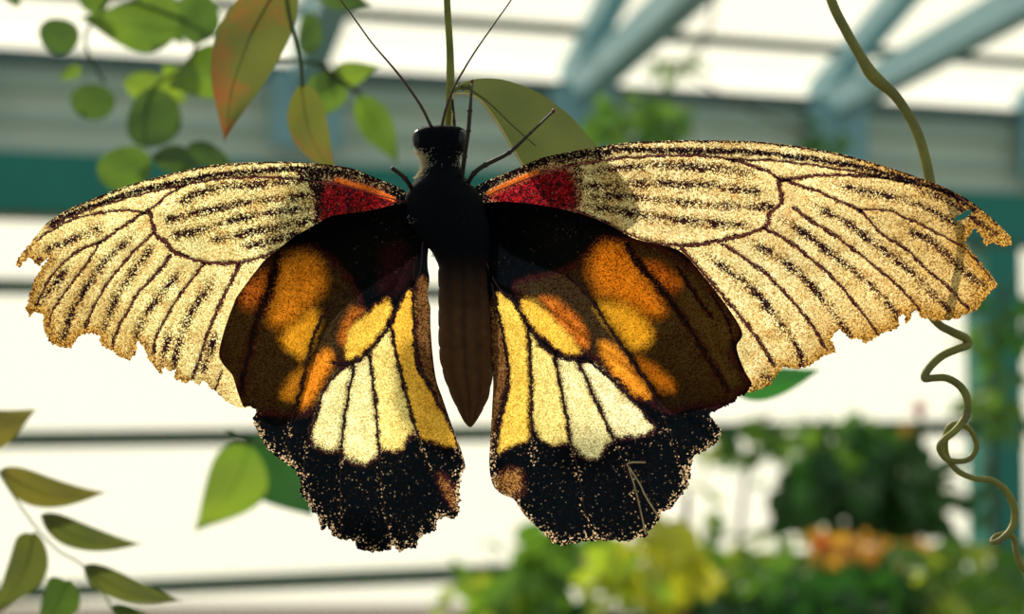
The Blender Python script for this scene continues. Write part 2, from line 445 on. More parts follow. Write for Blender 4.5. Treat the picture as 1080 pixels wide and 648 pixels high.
# ------------------------------------------------------------------ butterfly
bf = empty('butterfly', P(475, 250, D0), 'black, cream and amber swallowtail butterfly with torn wings hanging head up on the vine stem', 'butterfly')
def dfw(px, py):
    r = np.abs(px-472)/560
    return D0 + .0012 + .0045*r**2 + .0006*np.sin(px/47.)*r + .0004*np.sin(py/21.+px/90.)*r
def dhw(px, py):
    r = np.hypot(px-472, py-240)/340
    return D0 - .0012 + .0010*np.abs(px-472)/300 + .0012*r*r + .0005*np.sin(px/17.+py/60.)*r

# left forewing
LF_top = [(440, 225), (428, 203), (417, 196), (395, 187), (370, 177.5), (335, 172.5), (297, 170.7), (270, 171), (225, 174), (190, 181), (150, 191), (120, 201), (95, 211), (72, 221), (50, 235), (37, 250)]
LF_rag = [(37, 250), (24, 266), (14, 279), (20, 283), (31, 272), (36, 277), (41, 281), (46, 276), (52, 272), (43, 284), (35, 298), (31, 311), (27, 326), (32, 335), (36, 329), (42, 331), (46, 333), (46, 345), (50, 360), (62, 366), (75, 368), (82, 356), (95, 352), (105, 354), (107, 365), (117, 370), (127, 377), (137, 381), (144, 372), (145, 360), (152, 367), (155, 377), (165, 390), (171, 395), (173, 385), (179, 392), (185, 389), (185, 400), (195, 405), (202, 402), (210, 407), (215, 402), (222, 410), (230, 416), (236, 421), (247, 429), (260, 431), (271, 430)]
LF_in = [(271, 430), (290, 440), (311, 430), (320, 402), (328, 370), (338, 340), (354, 318), (385, 290), (425, 262), (445, 245), (440, 225)]
LF = smooth_line(LF_top)+rough_line(LF_rag, 1.0)+smooth_line(LF_in)
LFv = [([(440, 216), (410, 209), (360, 196), (310, 189), (260, 187), (225, 190), (185, 197), (150, 205), (120, 213), (85, 224), (50, 240)], 1.5),
       ([(195, 195), (175, 207), (157, 222), (140, 232), (120, 246), (105, 255), (82, 265), (62, 282), (48, 303), (38, 322)], 1.7),
       ([(152, 225), (130, 222), (100, 226), (75, 232), (50, 246), (40, 254)], 1.5),
       ([(158, 224), (164, 247), (175, 255), (185, 267), (217, 277), (255, 277), (287, 267), (320, 252), (345, 238), (400, 225)], 2.2),
       ([(105, 255), (97, 270), (82, 290), (67, 310), (55, 330), (51, 345)], 1.4),
       ([(162, 246), (140, 267), (120, 290), (107, 310), (98, 325), (90, 346)], 1.8),
       ([(180, 270), (162, 292), (145, 310), (133, 332), (122, 352), (119, 368)], 1.8),
       ([(215, 279), (200, 298), (190, 312), (177, 332), (165, 355), (162, 375)], 1.9),
       ([(253, 280), (240, 305), (225, 337), (215, 365), (203, 400)], 2.1),
       ([(234, 392), (228, 410)], 1.2)]
LFs = [[(110, 240), (98, 244), (70, 255), (50, 264)], [(76, 280), (67, 288), (50, 310), (36, 328)], [(142, 248), (120, 267), (100, 290), (87, 312), (76, 330), (70, 350)],
       [(165, 257), (145, 280), (125, 310), (118, 326), (109, 348)], [(195, 282), (172, 308), (155, 330), (145, 354)],
       [(228, 294), (212, 315), (197, 340), (187, 367), (184, 388)], [(44, 270), (40, 277)], [(75, 335), (66, 358)], [(180, 348), (170, 385)], [(230, 350), (214, 392)]]
LFc = [[(330, 193), (300, 192), (260, 195), (222, 200), (192, 213)], [(335, 205), (302, 209), (260, 214), (210, 225), (178, 231)], [(338, 220), (292, 224), (247, 232), (210, 243), (186, 248)],
       [(335, 231), (297, 239), (260, 246), (228, 253)], [(318, 246), (290, 253), (262, 259)]]
LFcost = [([(430, 202), (390, 188), (350, 180), (310, 178), (270, 181), (225, 185), (175, 195), (137, 204), (105, 215), (75, 226), (55, 238)], 3.2, .97),
          ([(425, 198), (395, 187.5), (370, 178), (335, 173), (297, 171.5), (270, 172), (225, 175), (190, 182), (150, 192), (120, 202), (95, 212), (72, 222), (50, 236)], 1.7, .95),
          ([(430, 205), (400, 193), (370, 186), (345, 182), (320, 183)], 8, .95)]
LFred = [(334, 200), (350, 188), (380, 190), (410, 203), (425, 215), (400, 226), (370, 231), (336, 236)]
LFbb = [([(330, 238), (370, 229), (400, 225), (430, 210), (460, 215), (460, 300), (380, 320), (310, 262)], 12, 1.0), ([(322, 186), (345, 186), (338, 240), (328, 240), (330, 215)], 7, .95), ([(404, 196), (450, 190), (450, 240), (415, 222)], 8, 1)]
LFun = [(255, 300), (340, 262), (440, 235), (450, 300), (270, 432), (238, 380), (240, 340)]
lf = sheet('forewing', LF, [], 1.15, dfw, M_WING, bf,
           forewing_paint(-1, LF, LFv, LFs, LFc, LFcost, LFred, [(356, 190), (380, 197), (400, 204), (415, 210)], LFbb, (255, 238, 172),
                          lambda x, y: np.clip((120-x)/260+.27+(y-330)/240*(x < 250), 0, .8), LFun))
tag(lf, 'left forewing, golden cream with brown stripes'); vein_mesh('wing_veins', LFv, dfw, lf)
# right forewing
RF_top = [(500, 225), (500, 200), (515, 190), (540, 180), (570, 167), (600, 160.5), (630, 155), (662, 150.5), (700, 148.5), (750, 148), (800, 149.5), (847, 155), (885, 162), (922, 172), (960, 184), (990, 195), (1015, 207), (1035, 221), (1052, 236), (1067, 251)]
RF_rag = [(1067, 251), (1066, 259), (1056, 261), (1048, 256), (1039, 259), (1035, 250), (1030, 241), (1026, 242), (1022, 250), (1017, 257), (1025, 265), (1037, 280), (1047, 292), (1052, 302), (1042, 311), (1037, 318), (1030, 327), (1020, 332), (1007, 337), (985, 339), (971, 334), (965, 325), (962, 333), (956, 342), (953, 332), (948, 334), (947, 347), (935, 350), (925, 355), (914, 363), (905, 358), (895, 357), (886, 347), (880, 351), (876, 357), (880, 366), (882, 372), (870, 375), (855, 385), (842, 389), (825, 387), (817, 400), (810, 407), (800, 411), (790, 414), (780, 417)]
RF_in = [(780, 417), (762, 424), (735, 424), (705, 424), (690, 413), (667, 383), (647, 353), (620, 313), (595, 285), (530, 255), (500, 225)]
RF = smooth_line(RF_top)+rough_line(RF_rag, 1.0)+smooth_line(RF_in)
RFhole = [(1004, 235), (1009, 228), (1022, 221), (1026, 223), (1018, 231), (1010, 233)]
RFv = [([(500, 214), (540, 195), (590, 178), (655, 167), (725, 164), (775, 168), (820, 170), (870, 176), (930, 187), (985, 197), (1020, 213)], 1.5),
       ([(772, 169), (800, 177), (820, 187), (830, 191), (860, 201), (885, 212), (907, 222), (930, 247), (955, 262), (975, 282), (1000, 303), (1022, 328)], 1.8),
       ([(907, 221), (935, 222), (960, 232), (990, 247), (1015, 260), (1030, 276), (1047, 296)], 1.3),
       ([(825, 191), (860, 185.5), (910, 186), (947, 191), (985, 199), (1008, 210)], 1.6),
       ([(820, 187), (824, 212), (812, 225), (807, 240), (780, 249), (755, 255), (725, 259), (695, 257), (670, 250), (630, 232), (600, 220)], 2.4),
       ([(835, 219), (860, 236), (885, 252), (915, 275), (945, 300), (971, 328)], 1.7),
       ([(807, 241), (835, 257), (860, 277), (885, 300), (900, 318), (915, 337), (925, 352)], 1.9),
       ([(762, 257), (785, 272), (810, 291), (835, 317), (857, 345), (871, 368)], 2.0),
       ([(718, 262), (740, 286), (757, 306), (775, 327), (797, 355), (817, 385)], 2.5)]
RFs = [[(880, 194), (922, 204), (960, 212), (990, 227), (1015, 240)], [(950, 238), (985, 257), (1010, 280), (1038, 303)], [(855, 215), (890, 234), (915, 252), (945, 275), (975, 300), (1000, 327)],
       [(822, 229), (850, 247), (875, 267), (905, 290), (930, 312), (947, 336)], [(790, 254), (825, 276), (845, 290), (872, 322), (897, 354)], [(745, 270), (770, 287), (795, 307), (820, 337), (840, 367), (846, 385)],
       [(960, 196), (1000, 212), (1050, 248)], [(800, 395), (815, 400)]]
RFc = [[(620, 184), (660, 176), (712, 175), (762, 179), (790, 184)], [(606, 197), (640, 197), (675, 194), (750, 196), (798, 203)], [(612, 208), (650, 207), (690, 210), (737, 216), (775, 219), (812, 219)],
       [(610, 215), (650, 222), (700, 230), (740, 235), (788, 238)]]
RFcost = [([(500, 203), (540, 185), (580, 170), (620, 162), (650, 158), (700, 159), (775, 160), (810, 162), (885, 172), (960, 190), (1000, 205), (1030, 222)], 3.2, .97),
          ([(515, 191), (540, 181), (570, 168), (600, 161.5), (630, 156), (662, 151.5), (700, 149.5), (750, 149), (800, 150.5), (847, 156), (885, 163), (922, 173), (960, 185), (990, 196), (1015, 208), (1035, 222), (1052, 237)], 1.8, .97),
          ([(515, 194), (545, 181), (580, 168), (610, 163), (640, 160)], 6.5, .95), ([(600, 165), (612, 190), (607, 215)], 5, .75)]
RFred = [(512, 207), (540, 192), (570, 180), (600, 177), (610, 200), (606, 224), (560, 224), (530, 220)]
RFbb = [([(500, 212), (530, 216), (560, 222), (610, 222), (640, 235), (680, 252), (720, 262), (700, 300), (600, 290), (500, 260)], 9, 1.0), ([(490, 190), (520, 186), (518, 215), (495, 230)], 8, 1)]
RFun = [(560, 235), (640, 245), (712, 268), (745, 300), (772, 340), (768, 372), (785, 405), (765, 424), (600, 310)]
rf = sheet('forewing', RF, [RFhole], 1.15, dfw, M_WING, bf,
           forewing_paint(1, RF, RFv, RFs, RFc, RFcost, RFred, [(516, 204), (540, 192), (566, 182)], RFbb, (244, 230, 172),
                          lambda x, y: np.clip((x-860)/300+.12+(y-300)/220*(y > 300), 0.05, .7), RFun))
tag(rf, 'right forewing, cream with brown stripes and a torn tip'); vein_mesh('wing_veins', RFv, dfw, rf)

# left hindwing
LH_a = [(452, 235), (430, 215), (390, 222), (350, 228), (335, 236), (310, 250), (290, 266), (277, 277), (252, 310), (246, 322), (237, 347), (231, 372), (235, 384), (245, 396), (250, 412), (256, 428)]
LH_r = [(256, 428), (270, 432), (267, 447), (275, 462), (282, 475), (295, 485), (310, 495), (317, 507), (317, 522), (327, 535), (335, 545), (339, 560), (345, 555), (350, 565), (360, 571), (370, 569), (380, 580), (390, 582), (410, 581), (415, 576), (420, 583), (430, 578), (439, 580), (441, 570), (450, 562), (461, 559), (460, 552), (470, 545), (479, 549), (485, 540), (484, 520), (485, 505), (491, 492)]
LH_b = [(491, 492), (487, 477), (477, 450), (467, 421), (460, 400), (456, 370), (454, 340), (454, 325), (451, 312), (453, 295), (451, 280), (452, 262), (456, 248), (452, 235)]
LH = smooth_line(LH_a)+rough_line(LH_r, 1.1)+smooth_line(LH_b)
OR, YL, CR, BR = (228, 140, 38), (246, 192, 72), (255, 240, 176), (150, 82, 28)
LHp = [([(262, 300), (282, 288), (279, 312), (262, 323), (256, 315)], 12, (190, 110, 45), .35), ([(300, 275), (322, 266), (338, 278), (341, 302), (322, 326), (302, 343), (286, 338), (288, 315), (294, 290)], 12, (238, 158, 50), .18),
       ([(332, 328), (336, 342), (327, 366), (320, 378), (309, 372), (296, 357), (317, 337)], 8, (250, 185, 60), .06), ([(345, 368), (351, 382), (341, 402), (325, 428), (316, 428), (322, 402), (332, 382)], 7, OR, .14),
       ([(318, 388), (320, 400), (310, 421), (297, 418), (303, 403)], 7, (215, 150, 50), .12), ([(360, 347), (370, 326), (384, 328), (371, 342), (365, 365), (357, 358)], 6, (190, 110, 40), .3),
       ([(364, 376), (369, 349), (384, 334), (407, 316), (413, 327), (407, 343), (395, 360), (382, 373), (372, 378)], 4, (252, 200, 80), .05),
       ([(414, 342), (422, 322), (431, 307), (437, 312), (438, 375), (449, 403), (474, 450), (480, 470), (468, 470), (456, 466), (444, 462), (437, 448), (421, 388)], 3.5, (246, 190, 70), .04),
       ([(410, 346), (418, 380), (428, 420), (438, 452), (430, 462), (422, 475), (405, 474), (400, 465), (396, 420), (391, 378), (400, 362)], 5, (252, 226, 140), .04),
       ([(390, 379), (394, 420), (399, 466), (398, 478), (385, 489), (374, 486), (362, 478), (363, 450), (368, 415), (373, 390), (382, 380)], 6, CR, .04),
       ([(371, 390), (366, 418), (361, 450), (359, 470), (346, 476), (331, 466), (331, 448), (343, 413), (360, 391)], 6, CR, .05)]
LHv = [([(446, 255), (442, 290), (424, 313), (411, 342), (395, 364), (382, 377), (370, 384), (358, 384), (350, 382)], 3.2), ([(412, 345), (422, 390), (437, 447), (442, 462), (455, 500)], 2.6),
       ([(437, 275), (436, 315), (439, 377), (450, 403), (462, 425), (476, 450), (485, 480)], 2.6), ([(389, 375), (395, 415), (398, 450), (401, 490), (406, 540), (412, 574)], 2.3),
       ([(373, 386), (368, 415), (362, 450), (359, 490), (359, 530), (360, 568)], 2.3), ([(361, 388), (342, 411), (331, 445), (324, 467), (321, 495), (330, 532)], 2.6),
       ([(352, 322), (337, 340), (327, 370), (320, 402), (311, 432), (300, 470)], 2.6), ([(292, 270), (285, 303), (270, 342), (257, 397), (254, 415)], 6.5), ([(430, 262), (418, 300), (395, 318)], 2.5)]  # the widest dark band is the forewing's shadow, painted among the veins
OVERLAP_SHADE = (.036, .026, .012)  # darkening where the two wings overlap, painted into the hindwing colour
LHb = [([(236, 345), (250, 315), (285, 275), (330, 262), (370, 300), (380, 340), (355, 390), (330, 430), (300, 436), (255, 428), (240, 395), (233, 372)], 8, OVERLAP_SHADE, .35),
       ([(440, 300), (452, 300), (455, 370), (462, 410), (484, 470), (478, 460), (450, 400), (442, 372)], 3, (.20, .10, .035), .35),
       ([(405, 262), (432, 262), (430, 300), (410, 312), (400, 300)], 10, (.03, .005, .005), .92), ([(478, 515), (462, 500), (470, 525), (483, 540)], 6, (.35, .16, .05), .5)]
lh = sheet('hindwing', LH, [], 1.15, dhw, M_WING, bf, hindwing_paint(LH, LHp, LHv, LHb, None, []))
tag(lh, 'left hindwing, amber and cream patches above a black border')
vein_mesh('wing_veins', [v for v in LHv[:7]], dhw, lh, .6, M_VEIN2)
# right hindwing
RH_a = [(492, 240), (510, 215), (560, 215), (610, 225), (642, 237), (670, 252), (715, 264), (740, 289), (770, 328), (783, 352), (777, 366), (784, 388), (793, 404)]
RH_r = [(793, 404), (788, 414), (776, 422), (762, 430), (750, 435), (752, 442), (761, 455), (757, 467), (745, 475), (733, 480), (727, 497), (729, 505), (722, 517), (710, 535), (697, 541), (695, 549), (686, 559), (681, 567), (672, 567), (660, 571), (645, 570), (630, 571), (610, 572), (592, 577), (582, 572)]
RH_b = [(582, 572), (567, 557), (552, 542), (542, 527), (530, 522), (520, 512), (516, 492), (517, 467), (519, 430), (520, 400), (516, 370), (512, 340), (508, 300), (500, 270), (492, 240)]
RH = smooth_line(RH_a)+rough_line(RH_r, 1.1)+smooth_line(RH_b)
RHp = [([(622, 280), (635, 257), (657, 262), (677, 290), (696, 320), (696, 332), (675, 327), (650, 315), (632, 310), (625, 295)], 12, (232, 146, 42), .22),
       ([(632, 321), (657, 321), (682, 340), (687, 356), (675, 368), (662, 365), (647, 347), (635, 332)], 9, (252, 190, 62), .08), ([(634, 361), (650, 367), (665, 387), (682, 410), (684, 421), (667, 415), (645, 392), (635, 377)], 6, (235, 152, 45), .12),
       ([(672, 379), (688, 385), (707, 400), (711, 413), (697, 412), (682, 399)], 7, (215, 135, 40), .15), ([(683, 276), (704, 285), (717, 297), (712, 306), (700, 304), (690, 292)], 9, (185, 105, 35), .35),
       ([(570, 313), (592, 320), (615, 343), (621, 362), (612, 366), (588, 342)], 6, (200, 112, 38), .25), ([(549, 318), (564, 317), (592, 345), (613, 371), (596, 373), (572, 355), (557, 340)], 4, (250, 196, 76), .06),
       ([(523, 310), (538, 316), (553, 340), (556, 375), (558, 445), (556, 464), (540, 470), (526, 478), (527, 458), (533, 425), (538, 395), (532, 360), (525, 330)], 4, (238, 200, 88), .03),
       ([(560, 353), (568, 364), (583, 378), (592, 420), (600, 462), (594, 468), (582, 470), (568, 458), (562, 440), (561, 400)], 4.5, (246, 226, 140), .03),
       ([(590, 380), (608, 385), (622, 412), (644, 458), (640, 468), (628, 484), (612, 478), (604, 466), (597, 425)], 5, (242, 232, 172), .03),
       ([(615, 386), (628, 385), (650, 407), (686, 446), (683, 457), (665, 460), (648, 458), (632, 424)], 5, (240, 234, 184), .03)]
RHv = [([(508, 265), (518, 290), (527, 305), (540, 316), (555, 340), (570, 362), (587, 375), (610, 380), (624, 382)], 3.2), ([(557, 343), (560, 400), (561, 455), (563, 490)], 2.5),
       ([(516, 285), (522, 316), (532, 360), (537, 395), (532, 425), (524, 462), (521, 490)], 2.5), ([(585, 376), (595, 425), (601, 460), (610, 500), (617, 540), (628, 570)], 2.4), ([(610, 382), (625, 415), (645, 460), (660, 492), (672, 530), (681, 566)], 2.5),
       ([(622, 382), (650, 405), (685, 441), (705, 463), (716, 485), (725, 516)], 2.8), ([(600, 290), (620, 312), (647, 352), (667, 382), (687, 410), (700, 440), (712, 470)], 3.0),
       ([(662, 258), (677, 282), (710, 320), (735, 360), (755, 390), (768, 412)], 5.5), ([(715, 283), (732, 308), (752, 336)], 3.5), ([(750, 310), (768, 340), (778, 380)], 3)]
RHb = [([(545, 300), (600, 285), (640, 255), (690, 262), (735, 290), (770, 335), (776, 350), (768, 366), (778, 392), (786, 404), (760, 424), (730, 426), (700, 430), (660, 400), (620, 370), (590, 340), (560, 320)], 8, OVERLAP_SHADE, .35),
       ([(715, 285), (745, 310), (775, 345), (765, 375), (780, 400), (762, 400), (735, 350), (712, 310)], 7, (.05, .034, .014), .22),
       ([(517, 320), (525, 340), (534, 370), (536, 395), (527, 425), (521, 460), (517, 480), (519, 420), (519, 380)], 3, (.20, .10, .035), .35), ([(520, 505), (545, 495), (552, 515), (540, 524), (527, 520)], 7, (.40, .20, .06), .5)]
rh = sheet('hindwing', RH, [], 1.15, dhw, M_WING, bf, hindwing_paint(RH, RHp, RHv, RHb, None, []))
tag(rh, 'right hindwing, cream panels above a black border with a slit')
vein_mesh('wing_veins', [v for v in RHv[:7]], dhw, rh, .6, M_VEIN2)
# pale flap along the slit of the right hindwing
mb = MB(); ptube(mb, [(661, 490, D0-.0012), (668, 500, D0-.0015), (676, 513, D0-.0014), (681, 524, D0-.0014), (695, 546, D0-.001)], .9); ptube(mb, [(663, 494, D0-.0014), (669, 512, D0-.0014), (675, 536, D0-.0013), (681, 564, D0-.0011)], .8); ptube(mb, [(661, 490, D0-.0012), (667, 488, D0-.0013), (681, 488, D0-.0013)], 1.0)
mb.build('frayed_edge', leaf_mat('pale_fray', (.95, .85, .6), (.8, .62, .35), .8, 900), rh)

# body: one continuous mesh, elliptical rings
rows = [(132.4, 458, 472, 4), (134, 445, 485, 13), (137, 439, 490, 18), (141, 436, 491.5, 21), (147, 435.5, 492, 22), (153, 437, 491, 22), (159, 440, 489, 20), (164, 445, 485, 18), (169, 447, 484, 17), (175, 447, 485, 19), (182, 444, 487, 24), (190, 438, 492, 31), (198, 431, 500, 37), (210, 426, 508, 41), (225, 428, 513, 43), (240, 434, 517, 42), (254, 444, 518, 38), (266, 455, 517, 33), (278, 461, 516, 29)]
ab = [(278, 461, 516), (300, 461.5, 517), (330, 461.5, 519), (360, 461.5, 520), (380, 463, 520), (400, 468, 519), (420, 476, 515), (435, 483.5, 508), (445, 489, 502), (451, 494, 497.5)]
aby = np.array([a[0] for a in ab]); 
for y in np.arange(283, 450.5, 2.4):
    l = np.interp(y, aby, [a[1] for a in ab]); r = np.interp(y, aby, [a[2] for a in ab]); seg = (y-283)/21 % 1
    bul = 1.0-.045*(abs(seg-.5)*2)**6
    rows.append((y, (l+r)/2-(r-l)/2*bul, (l+r)/2+(r-l)/2*bul, (r-l)/2*bul*.98))
rows.append((451, 494.5, 497, 1))
mb = MB(); S = 40; V = []
k0 = D0/FPX
for (y, l, r, dp) in rows:
    for k in range(S):
        a = 2*math.pi*k/S; cxx = (l+r)/2; hx = (r-l)/2
        x = cxx+hx*math.cos(a)*(1+.02*math.cos(3*a)); dd = D0+.0002-dp*k0*math.sin(a)*(1.1 if y < 280 else 1)
        V.append(P(x, y, D0) + FW*(dd-D0))
F = [(i*S+k, i*S+(k+1) % S, (i+1)*S+(k+1) % S, (i+1)*S+k) for i in range(len(rows)-1) for k in range(S)]
F += [tuple(range(S)), tuple(reversed(range((len(rows)-1)*S, len(rows)*S)))]
mb.add(V, F)
m = newmat('body_velvet'); N = NT(m)
at = N.n('ShaderNodeAttribute', attribute_name='belly').outputs['Fac']; g = N.n('ShaderNodeTexCoord').outputs['Object']
no = N.n('ShaderNodeTexNoise', {'Vector': g, 'Scale': 900.0, 'Detail': 5})
br = N.mix(no.outputs[0], (.055, .024, .010, 1), (.15, .07, .03, 1))
col = N.mix(at, (.003, .0045, .007, 1), br)
p = N.n('ShaderNodeBsdfPrincipled', {'Base Color': col, 'Roughness': .75, 'Specular IOR Level': .04}); N.out(p.outputs[0])
body = mb.build('body', m, bf)
a_ = body.data.attributes.new('belly', 'FLOAT', 'POINT')
vals = []
for (y, l, r, dp) in rows:
    for k in range(S):
        xx = math.cos(2*math.pi*k/S)
        vals.append(min(max((y-272)/70, 0), 1)*(.55+.45*abs(math.sin(xx*6))))
a_.data.foreach_set('value', np.array(vals, np.float32))
tag(body, 'black velvety head and thorax, dark brown abdomen')
# eyes, palps
def blob(mb, c, rx, ry, rz, nu=20, nv=12, rot=None):
    V = [];
    for i in range(nv+1):
        th = math.pi*i/nv
        for k in range(nu):
            ph = 2*math.pi*k/nu; v = Vector((rx*math.sin(th)*math.cos(ph), ry*math.sin(th)*math.sin(ph), rz*math.cos(th)))
            V.append(c+(rot @ v if rot else v))
    mb.add(V, [(i*nu+k, (i+1)*nu+k, (i+1)*nu+(k+1) % nu, i*nu+(k+1) % nu) for i in range(nv) for k in range(nu)])
M_EYE = paint_mat('eye_dark', (.004, .004, .006), (.01, .007, .006), .35, 1200)
for x in (442.5, 485.5):
    mb = MB(); blob(mb, P(x, 147, D0-.0006), 8.2*k0, 9.5*k0, 10.5*k0); mb.build('eye', M_EYE, bf)
# fur of the thorax and neck
def fur(mb, n, y0, y1, lmin, lmax, side=None):
    ry = np.array([r[0] for r in rows])
    for _ in range(n):
        y = random.uniform(y0, y1); l = np.interp(y, ry, [r[1] for r in rows]); r = np.interp(y, ry, [r[2] for r in rows]); dp = np.interp(y, ry, [r[3] for r in rows])
        a = random.uniform(0, 2*math.pi)
        if side == 'L': a = random.gauss(math.pi, .5)
        if side == 'R': a = random.gauss(0, .4)
        c = P((l+r)/2+(r-l)/2*math.cos(a), y, D0)+FW*(.0002-dp*k0*1.1*math.sin(a))
        nrm = (RT*math.cos(a)-FW*math.sin(a)).normalized()
        d = (nrm + UP*random.uniform(-1.3, .2)+RT*random.uniform(-.3, .3)+FW*random.uniform(-.3, .3)).normalized()
        L = random.uniform(lmin, lmax)*k0; t = d.orthogonal().normalized()*.35*k0; b = d.cross(t)
        c = c-nrm*.4*k0
        mb.add([c+t, c-t*.5+b*.87, c-t*.5-b*.87, c+d*L+UP*(-.15*L)], [(0, 1, 3), (1, 2, 3), (2, 0, 3)])
mb = MB(); fur(mb, 900, 150, 275, 2.5, 6); fur(mb, 500, 134, 160, 1.2, 2.6)
tag(mb.build('fur', paint_mat('black_fur', (.002, .003, .005), (.004, .004, .006), 1.0, 500), bf), 'short black fur', kind='stuff')
mb = MB(); fur(mb, 1100, 158, 188, 3, 7, 'L'); fur(mb, 120, 160, 178, 2, 4, 'R'); fur(mb, 50, 228, 236, 1.5, 3, 'L'); fur(mb, 40, 186, 198, 2, 5, 'R')  # neck hairs; their cream colour stands in for the rim light
tag(mb.build('collar_fur', leaf_mat('rim_lit_fur', (.95, .85, .60), (.95, .9, .7), .75, 300), bf), 'tufts beside the neck, coloured cream for the rim light', kind='stuff')
# antennae, legs
M_ANT = paint_mat('antenna_brown', (.05, .028, .014), (.11, .06, .03), .6, 700)
M_LEG = paint_mat('leg_brown', (.012, .008, .005), (.04, .022, .012), .7, 700)
mb = MB(); ptube(mb, [(455, 134, D0-.001, 1.7), (444, 112, D0-.002, 1.6), (427, 87, D0-.003, 1.4), (410, 66, D0-.0035, 1.1), (392, 45, D0-.004, .95), (372, 17, D0-.004, .85), (357, -4, D0-.004, .8), (340, -40, D0-.004, .8), (326, -72, D0-.004, 1.4), (320, -84, D0-.004, 1.0)], 1, 8); mb.build('antenna', M_ANT, bf)
mb = MB(); ptube(mb, [(466, 134, D0-.002, 1.7), (470, 116, D0-.003, 1.5), (478, 94, D0-.0035, 1.3), (489, 74, D0-.004, 1.1), (502, 53, D0-.004, .95), (520, 27, D0-.004, .85), (541, -3, D0-.004, .8), (562, -38, D0-.004, .8), (580, -70, D0-.004, 1.4), (586, -82, D0-.004, 1.0)], 1, 8); mb.build('antenna', M_ANT, bf)
def leg(path):
    mb = MB(); ptube(mb, path, 1.5, 8, 5)
    for p in path[1:-1]: blob(mb, P(p[0], p[1], p[2]), p[3]*1.3*k0, p[3]*1.3*k0, p[3]*1.3*k0, 8, 6)
    # spines
    for i in range(len(path)-1):
        for _ in range(5):
            t = random.random(); a, b = path[i], path[i+1]
            c = P(a[0]+(b[0]-a[0])*t, a[1]+(b[1]-a[1])*t, a[2]+(b[2]-a[2])*t); e = c+Vector((random.uniform(-1, 1), random.uniform(-.3, .3), random.uniform(-1, 1))).normalized()*3.2*k0
            tube(mb, [c, e], [.35*k0, .08*k0], 4)
    return mb.build('leg', M_LEG, bf)
leg([(486, 196, D0-.001, 2.6), (490, 165, D0-.003, 2.4), (494, 138, D0-.004, 2.2), (495.5, 117, D0-.003, 2.3), (497, 100, D0-.0015, 1.3), (498, 87, D0+.0008, 1.2)])
leg([(492, 196, D0-.001, 2.6), (500, 183, D0-.003, 2.4), (512, 174, D0-.004, 2.4), (537, 161, D0-.004, 2.1), (560, 140, D0-.003, 1.4), (583, 118, D0-.0002, 1.3)])
leg([(436, 202, D0-.001, 2.8), (427, 188, D0-.003, 2.4), (413, 177, D0-.004, 2.2)])
leg([(478, 190, D0+.001, 2.6), (481, 160, D0+.004, 2.2), (479, 128, D0+.0055, 1.5), (477, 105, D0+.0045, 1.2)])
for x, y, d in ((498, 86, D0+.0008), (584, 117, D0-.0002)):
    mb = MB(); blob(mb, P(x, y, d), 2.2*k0, 2.2*k0, 2.4*k0, 10, 8); mb.build('foot', paint_mat('red_foot', (.22, .03, .03), (.12, .03, .02), .4, 700), bf)

# ------------------------------------------------------------------ stem with leaf, tendril
M_STEM = leaf_mat('vine_stem', lin((150, 150, 50)), lin((110, 120, 40)), .25, 300)
M_LEAF = leaf_mat('focus_leaf', lin((86, 94, 42)), lin((72, 82, 36)), .6, 120)
M_EDGE = leaf_mat('lit_edge_and_pale_hair', lin((235, 222, 170)), lin((215, 200, 130)), .3, 300)  # pale colour for painted edge light, also used for the tendril hairs
dl = lambda x, y: D0+.0062+.00002*(x-500)+.0012*np.sin((x-500)/60.)
st = empty('climbing_vine', P(473, 40, D0+.006), 'straight green vine rising above the butterfly head, carrying one broad olive leaf', 'vine')
mb = MB(); ptube(mb, [(470, -90, D0+.006, 3.6), (471.5, 0, D0+.006, 3.6), (474.5, 50, D0+.006, 3.9), (475, 95, D0+.006, 4.6), (473, 135, D0+.0075, 3.8), (472, 190, D0+.009, 3.6), (478, 260, D0+.009, 3.2), (488, 330, D0+.009, 2.6)], 4, 12)
mb.build('stem', M_STEM, st)
mb = MB(); ptube(mb, [(477, 96, D0+.006, 2.2), (485, 92, D0+.006, 2.6), (498, 90, D0+.0062, 2.4)], 2); mb.build('petiole', M_STEM, st)
LO = [(484, 89), (497, 84), (512, 82.5), (528, 83.5), (545, 88), (560, 94), (575, 102), (600, 121), (615, 137), (628, 152), (640, 170), (640, 195), (615, 205), (580, 200), (556, 182), (547, 165), (538, 150), (528, 133), (517, 117), (508, 106), (498, 100), (488, 96)]
lo = sheet('leaf', smooth_line(LO+[LO[0]], 4), [], 1.5, dl, M_LEAF, st)
mb = MB(); ptube(mb, [(492, 92, D0+.006, 1.0), (515, 108, D0+.0061, .8), (540, 132, D0+.0063, .7), (565, 154, D0+.0066, .6)], 1); mb.build('midrib', paint_mat('midrib_dark', lin((70, 80, 30)), None, .5, 100), lo)
mb = MB(); ptube(mb, [(477, 99, D0+.0058, .9), (492, 99, D0+.0058, 1.2), (502, 103, D0+.0058, 1.1), (510, 110, D0+.0058, 1.3), (520, 123, D0+.0058, 1.4), (532, 142, D0+.0058, 1.2), (541, 158, D0+.0058, 1.1), (551, 174, D0+.0058, 1.2), (558, 186, D0+.0058, 1.)], 1)  # backlight on the leaf's left edge, built as a pale strip
tag(mb.build('leaf_backlit_edge', M_EDGE, lo), 'leaf edge, coloured pale for the light behind it')
mb = MB(); ptube(mb, [(478, 99, D0+.0052, .8), (477.5, 115, D0+.0052, .9), (476, 136, D0+.0052, .9)], 1); mb.build('stem_highlight', M_EDGE, st)  # highlight on the stem's edge, built as a pale strip

